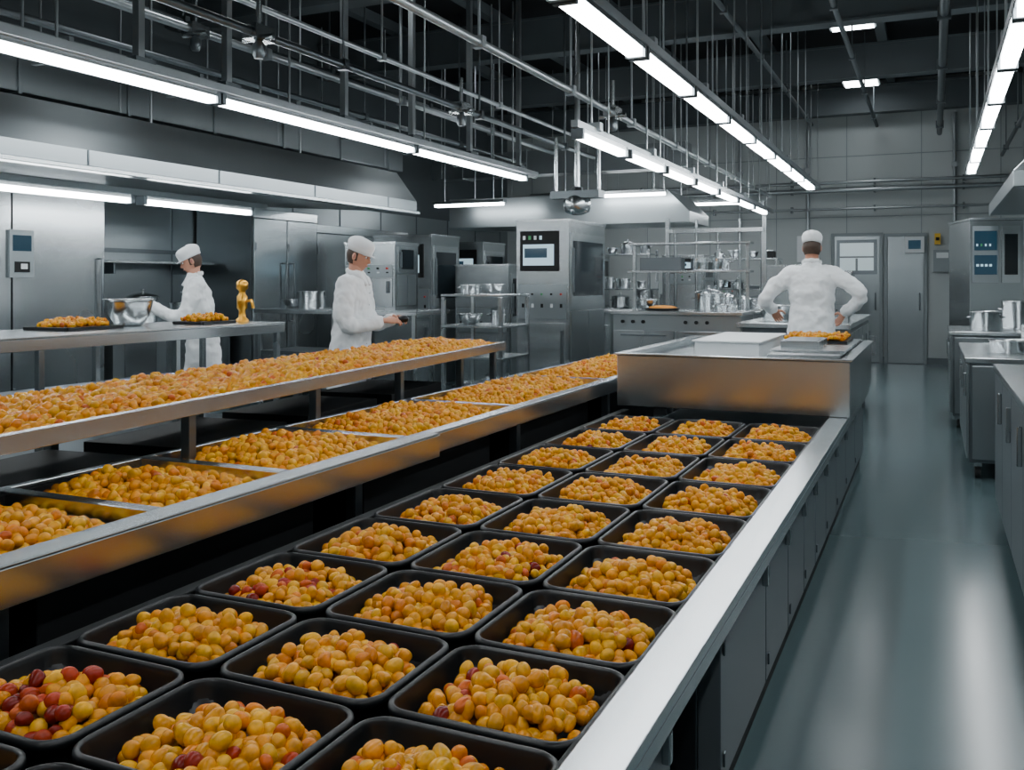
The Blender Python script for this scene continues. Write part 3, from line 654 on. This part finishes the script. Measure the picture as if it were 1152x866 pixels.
def worker(name,loc,ang,pose,scale=1.03):
    e=empty(name,loc,ang-math.pi/2); e.scale=(scale,)*3
    lean=pose.get('lean',0); hem=pose.get('hem',.60)
    def ly(z): return lean*max(0,z-.92)
    b=MB()
    R=[(0,0,hem,.225,.165),(0,0,hem+.02,.228,.168),(0,0,.80,.215,.155),(0,0,.92,.205,.148),(0,0,1.05,.188,.132),(0,0,1.15,.185,.128),(0,0,1.27,.198,.135),(0,0,1.37,.20,.128),(0,0,1.44,.175,.105),(0,0,1.485,.115,.080),(0,0,1.52,.068,.064),(0,0,1.545,.062,.060)]
    R=[r for r in R if r[2]>=hem]
    loft(b,[(0,ly(r[2]),r[2],r[3],r[4]) for r in R],CLOTH)
    for sx,el,wr in ((1,pose['eR'],pose['wR']),(-1,pose['eL'],pose['wL'])):
        sh=(sx*.165,ly(1.42),1.425)
        pts,rad=smoothpath([(sx*.10,ly(1.42),1.43),sh,el,wr],[.07,.080,.062,.046])
        rad=[r*(1+.05*math.sin(i*1.9)) for i,r in enumerate(rad)]
        b.tube(pts,rad,CLOTH,16)
        b.ell(el,(.058,.058,.058),CLOTH)
    o=b.obj('lab_coat',parent=e,remesh=.011,smooth_it=5)
    tx=bpy.data.textures.new('cloth_folds','CLOUDS'); tx.noise_scale=.10; tx.noise_depth=2
    dm=o.modifiers.new('folds','DISPLACE'); dm.texture=tx; dm.strength=.045; dm.mid_level=.5; dm.texture_coords='LOCAL'
    b=MB(); zc=1.50
    for sx in (-1,1):
        b.tube([(sx*.075,ly(zc)-.02,zc+.03),(sx*.062,ly(zc)+.05,zc+.01),(sx*.03,ly(1.42)+.115,1.43)],[(.012,.022),(.012,.022),(.01,.014)],CLOTH,8)
    b.tube([(-.06,ly(zc)-.03,zc+.04),(0,ly(zc)-.065,zc+.045),(.06,ly(zc)-.03,zc+.04)],[(.012,.02)]*3,CLOTH,8)
    for z in (.98,1.08,1.18,1.28,1.37): b.ell((.012,ly(z)+.137,z),(.007,.004,.007),WHITE,8,6)
    b.obj('coat_collar',parent=e)
    b=MB(); tm=pose.get('trousers',TROU)
    b.ell((0,0,.90),(.16,.115,.12),tm,20,10)
    for sx in (-1,1):
        st=pose.get('step',0)*sx
        pts,rad=smoothpath([(sx*.085,0,.90),(sx*.095,.015+st*.5,.49),(sx*.10,-.01+st,.10),(sx*.10,-.01+st,.065)],[.098,.068,.055,.058])
        b.tube(pts,rad,tm,16)
    b.obj('trousers',parent=e,remesh=.012,smooth_it=4)
    for sx in (-1,1):
        st=pose.get('step',0)*sx; b=MB()
        b.tube([(sx*.10,-.075+st,.045),(sx*.10,-.02+st,.05),(sx*.105,.08+st,.04),(sx*.11,.16+st,.03),(sx*.11,.185+st,.025)],[(.03,.04),(.04,.05),(.045,.038),(.038,.028),(.02,.015)],SHOE,14)
        b.box(sx*.105-.042,sx*.105+.042,-.09+st,.18+st,0,.014,RUB); b.obj('shoe',parent=e)
    hy,hz=ly(1.5)+.012+pose.get('hf',0),1.655-pose.get('hd',0)
    b=MB(); b.tube([(0,ly(1.45),1.45),(0,ly(1.5)+.0,1.51),(0,hy-.018,hz-.07)],[.062,.055,.056],SKIN,18); b.obj('neck',parent=e)
    he=bpy.data.objects.new('head',None); COL.objects.link(he); he.parent=e; he.location=(0,hy,hz)
    he.rotation_euler=(Matrix.Rotation(pose.get('yaw',0),3,'Z')@Matrix.Rotation(-pose.get('pitch',0),3,'X')).to_euler(); he.empty_display_size=.05
    vs=[];fs=[];n,k=56,44
    for i in range(k+1):
        t=math.pi*i/k
        for j in range(n):
            a=2*math.pi*j/n; x,y,z=math.sin(t)*math.cos(a),math.sin(t)*math.sin(a),-math.cos(t)
            u=max(0,-z); X=.074*x; Y=.093*y; Zz=.117*z
            X*=1-.27*u**1.6
            if y<0: Y*=1-.30*u
            else: Y=Y*.96+.007*u
            f=max(0,y)**.5
            if -.037<Zz<.016: Y+=f*.024*math.exp(-(X/.0115)**2)*min(1,(.016-Zz)/.042)*min(1,(Zz+.037)/.008)
            Y-=f*.009*math.exp(-((abs(X)-.030)/.014)**2-((Zz-.008)/.011)**2)
            Y+=f*.005*math.exp(-(X/.045)**2-((Zz-.027)/.009)**2)
            Y+=f*.005*math.exp(-(X/.022)**2-((Zz+.057)/.009)**2)
            Y+=f*.007*math.exp(-(X/.02)**2-((Zz+.095)/.016)**2)
            vs.append((X,Y,Zz))
    for i in range(k):
        for j in range(n): fs.append((i*n+j,i*n+(j+1)%n,(i+1)*n+(j+1)%n,(i+1)*n+j))
    b=MB(); b.add(vs,fs,SKIN,True)
    for sx in (-1,1):
        b.ell((sx*.074,-.006,-.004),(.008,.018,.030),SKIN); b.ell((sx*.079,-.004,-.002),(.004,.010,.018),LIP,10,6)
        b.ell((sx*.030,.074,.008),(.0125,.010,.009),EYEW); b.ell((sx*.030,.0825,.008),(.0055,.003,.0055),EYED)
        b.tube([(sx*.015,.091,.026),(sx*.03,.089,.031),(sx*.046,.078,.025)],[.003,.0038,.002],HAIR,6)
    b.tube([(-.022,.085,-.056),(0,.0935,-.057),(.022,.085,-.056)],[(.002,.0035),(.003,.005),(.002,.0035)],LIP,8)
    b.obj('face',parent=he)
    vs=[];fs=[];n,k=40,20
    for i in range(k+1):
        z=-.065+.12*i/k; zz=max(-1,min(1,z/.123)); r=math.sqrt(1-zz*zz)
        for j in range(n+1):
            a=math.pi*.93+ (math.pi*1.14)*j/n; u=max(0,-zz); yy=math.sin(a)
            vs.append((.0785*r*math.cos(a)*(1-.25*u**1.6),.0985*r*yy*((1-.28*u) if yy<0 else 1),z))
    for i in range(k):
        for j in range(n):
            a=i*(n+1)+j; 
            if i<5 and (j<4 or j>n-5): continue
            fs.append((a,a+1,a+n+2,a+n+1))
    b=MB(); b.add(vs,fs,HAIR,True); o=b.obj('hair',parent=he); sm=o.modifiers.new('t','SOLIDIFY'); sm.thickness=.006
    b=MB(); vs=[];fs=[];n=32; pr=[(1.0,.026),(1.06,.026),(1.07,.056),(1.13,.078),(1.13,.098),(1.02,.118),(.78,.133),(.45,.142),(.01,.145)]
    for r,z in pr:
        for j in range(n):
            a=2*math.pi*j/n; w=1+.014*math.sin(9*a)*(1 if z>.07 else 0)
            vs.append((.077*r*w*math.cos(a),.097*r*w*math.sin(a)-.001,z+.012*math.sin(a)*(-1 if z<.07 else -.5)+.006))
    for i in range(len(pr)-1):
        for j in range(n): fs.append((i*n+j,i*n+(j+1)%n,(i+1)*n+(j+1)%n,(i+1)*n+j))
    b.add(vs,fs,CLOTH,True)
    if pose.get('visor',True):
        vs=[];fs=[]
        for j in range(13):
            a=math.radians(35+110*j/12); q=math.sin(math.pi*j/12)
            vs+=[(.08*math.cos(a),.1*math.sin(a),.034),(.08*math.cos(a)*1.02,.1*math.sin(a)+.035*q,.022),(.08*math.cos(a),.1*math.sin(a),.028)]
        for j in range(12):
            a=j*3; fs+=[(a,a+1,a+4,a+3),(a+1,a+2,a+5,a+4)]
        b.add(vs,fs,CLOTH,True)
    b.obj('cap',parent=he)
    for key,sx,el,wr in (('R',1,pose['eR'],pose['wR']),('L',-1,pose['eL'],pose['wL'])):
        d=(Vector(wr)-Vector(el)).normalized(); hd=pose.get('h'+key,None); dd=Vector(hd) if hd else d
        hand(e,Vector(wr)+d*.015,dd,pose.get('n'+key,(-sx*.6,0,-.8)),pose.get('t'+key,(0,.3,1)),pose.get('curl',.5))
    return e
R_=math.radians
wA=worker('factory_worker',(-4.28,6.32,0),R_(12),dict(eR=(.25,.07,1.13),wR=(.085,.30,1.16),eL=(-.25,.08,1.13),wL=(-.075,.32,1.17),hR=(-.45,.9,.05),hL=(.35,.9,.05),lean=.06,pitch=R_(16),hf=.02,curl=.75,hem=.50),1.035)
b=MB(); b.ell((0,.43,1.17),(.035,.045,.03),BLACK,16,10); b.obj('inspected_sample',parent=wA)
worker('factory_worker',(-6.36,6.92,0),R_(222),dict(eR=(.22,.20,1.14),wR=(.12,.44,1.23),eL=(-.22,.20,1.15),wL=(-.06,.46,1.25),lean=.13,pitch=R_(20),hf=.02,curl=.5),1.03)
worker('factory_worker',(-1.0,8.78,.11),R_(93),dict(eL=(-.39,-.03,1.22),wL=(-.34,.17,1.10),eR=(.40,-.04,1.26),wR=(.27,.10,1.08),lean=.05,yaw=R_(0),pitch=R_(8),hem=.78,trousers=CLOTH,curl=.6,visor=False,nL=(.6,0,-.8),nR=(-.9,0,-.4)),1.03)

# ------------------------------------------------------------ world & camera
w=bpy.data.worlds.new('world'); scn.world=w; w.use_nodes=True
w.node_tree.nodes['Background'].inputs[0].default_value=(.5,.65,.72,1); w.node_tree.nodes['Background'].inputs[1].default_value=.1
cd=bpy.data.cameras.new('camera'); cam=bpy.data.objects.new('camera',cd); COL.objects.link(cam)
cam.location=(0,0,1.5); cam.rotation_euler=(math.pi/2,0,math.atan(474/1050)); cd.lens=36*1050/1152; cd.sensor_width=36; cd.shift_y=-115/1152
cd.clip_start=.05
scn.camera=cam
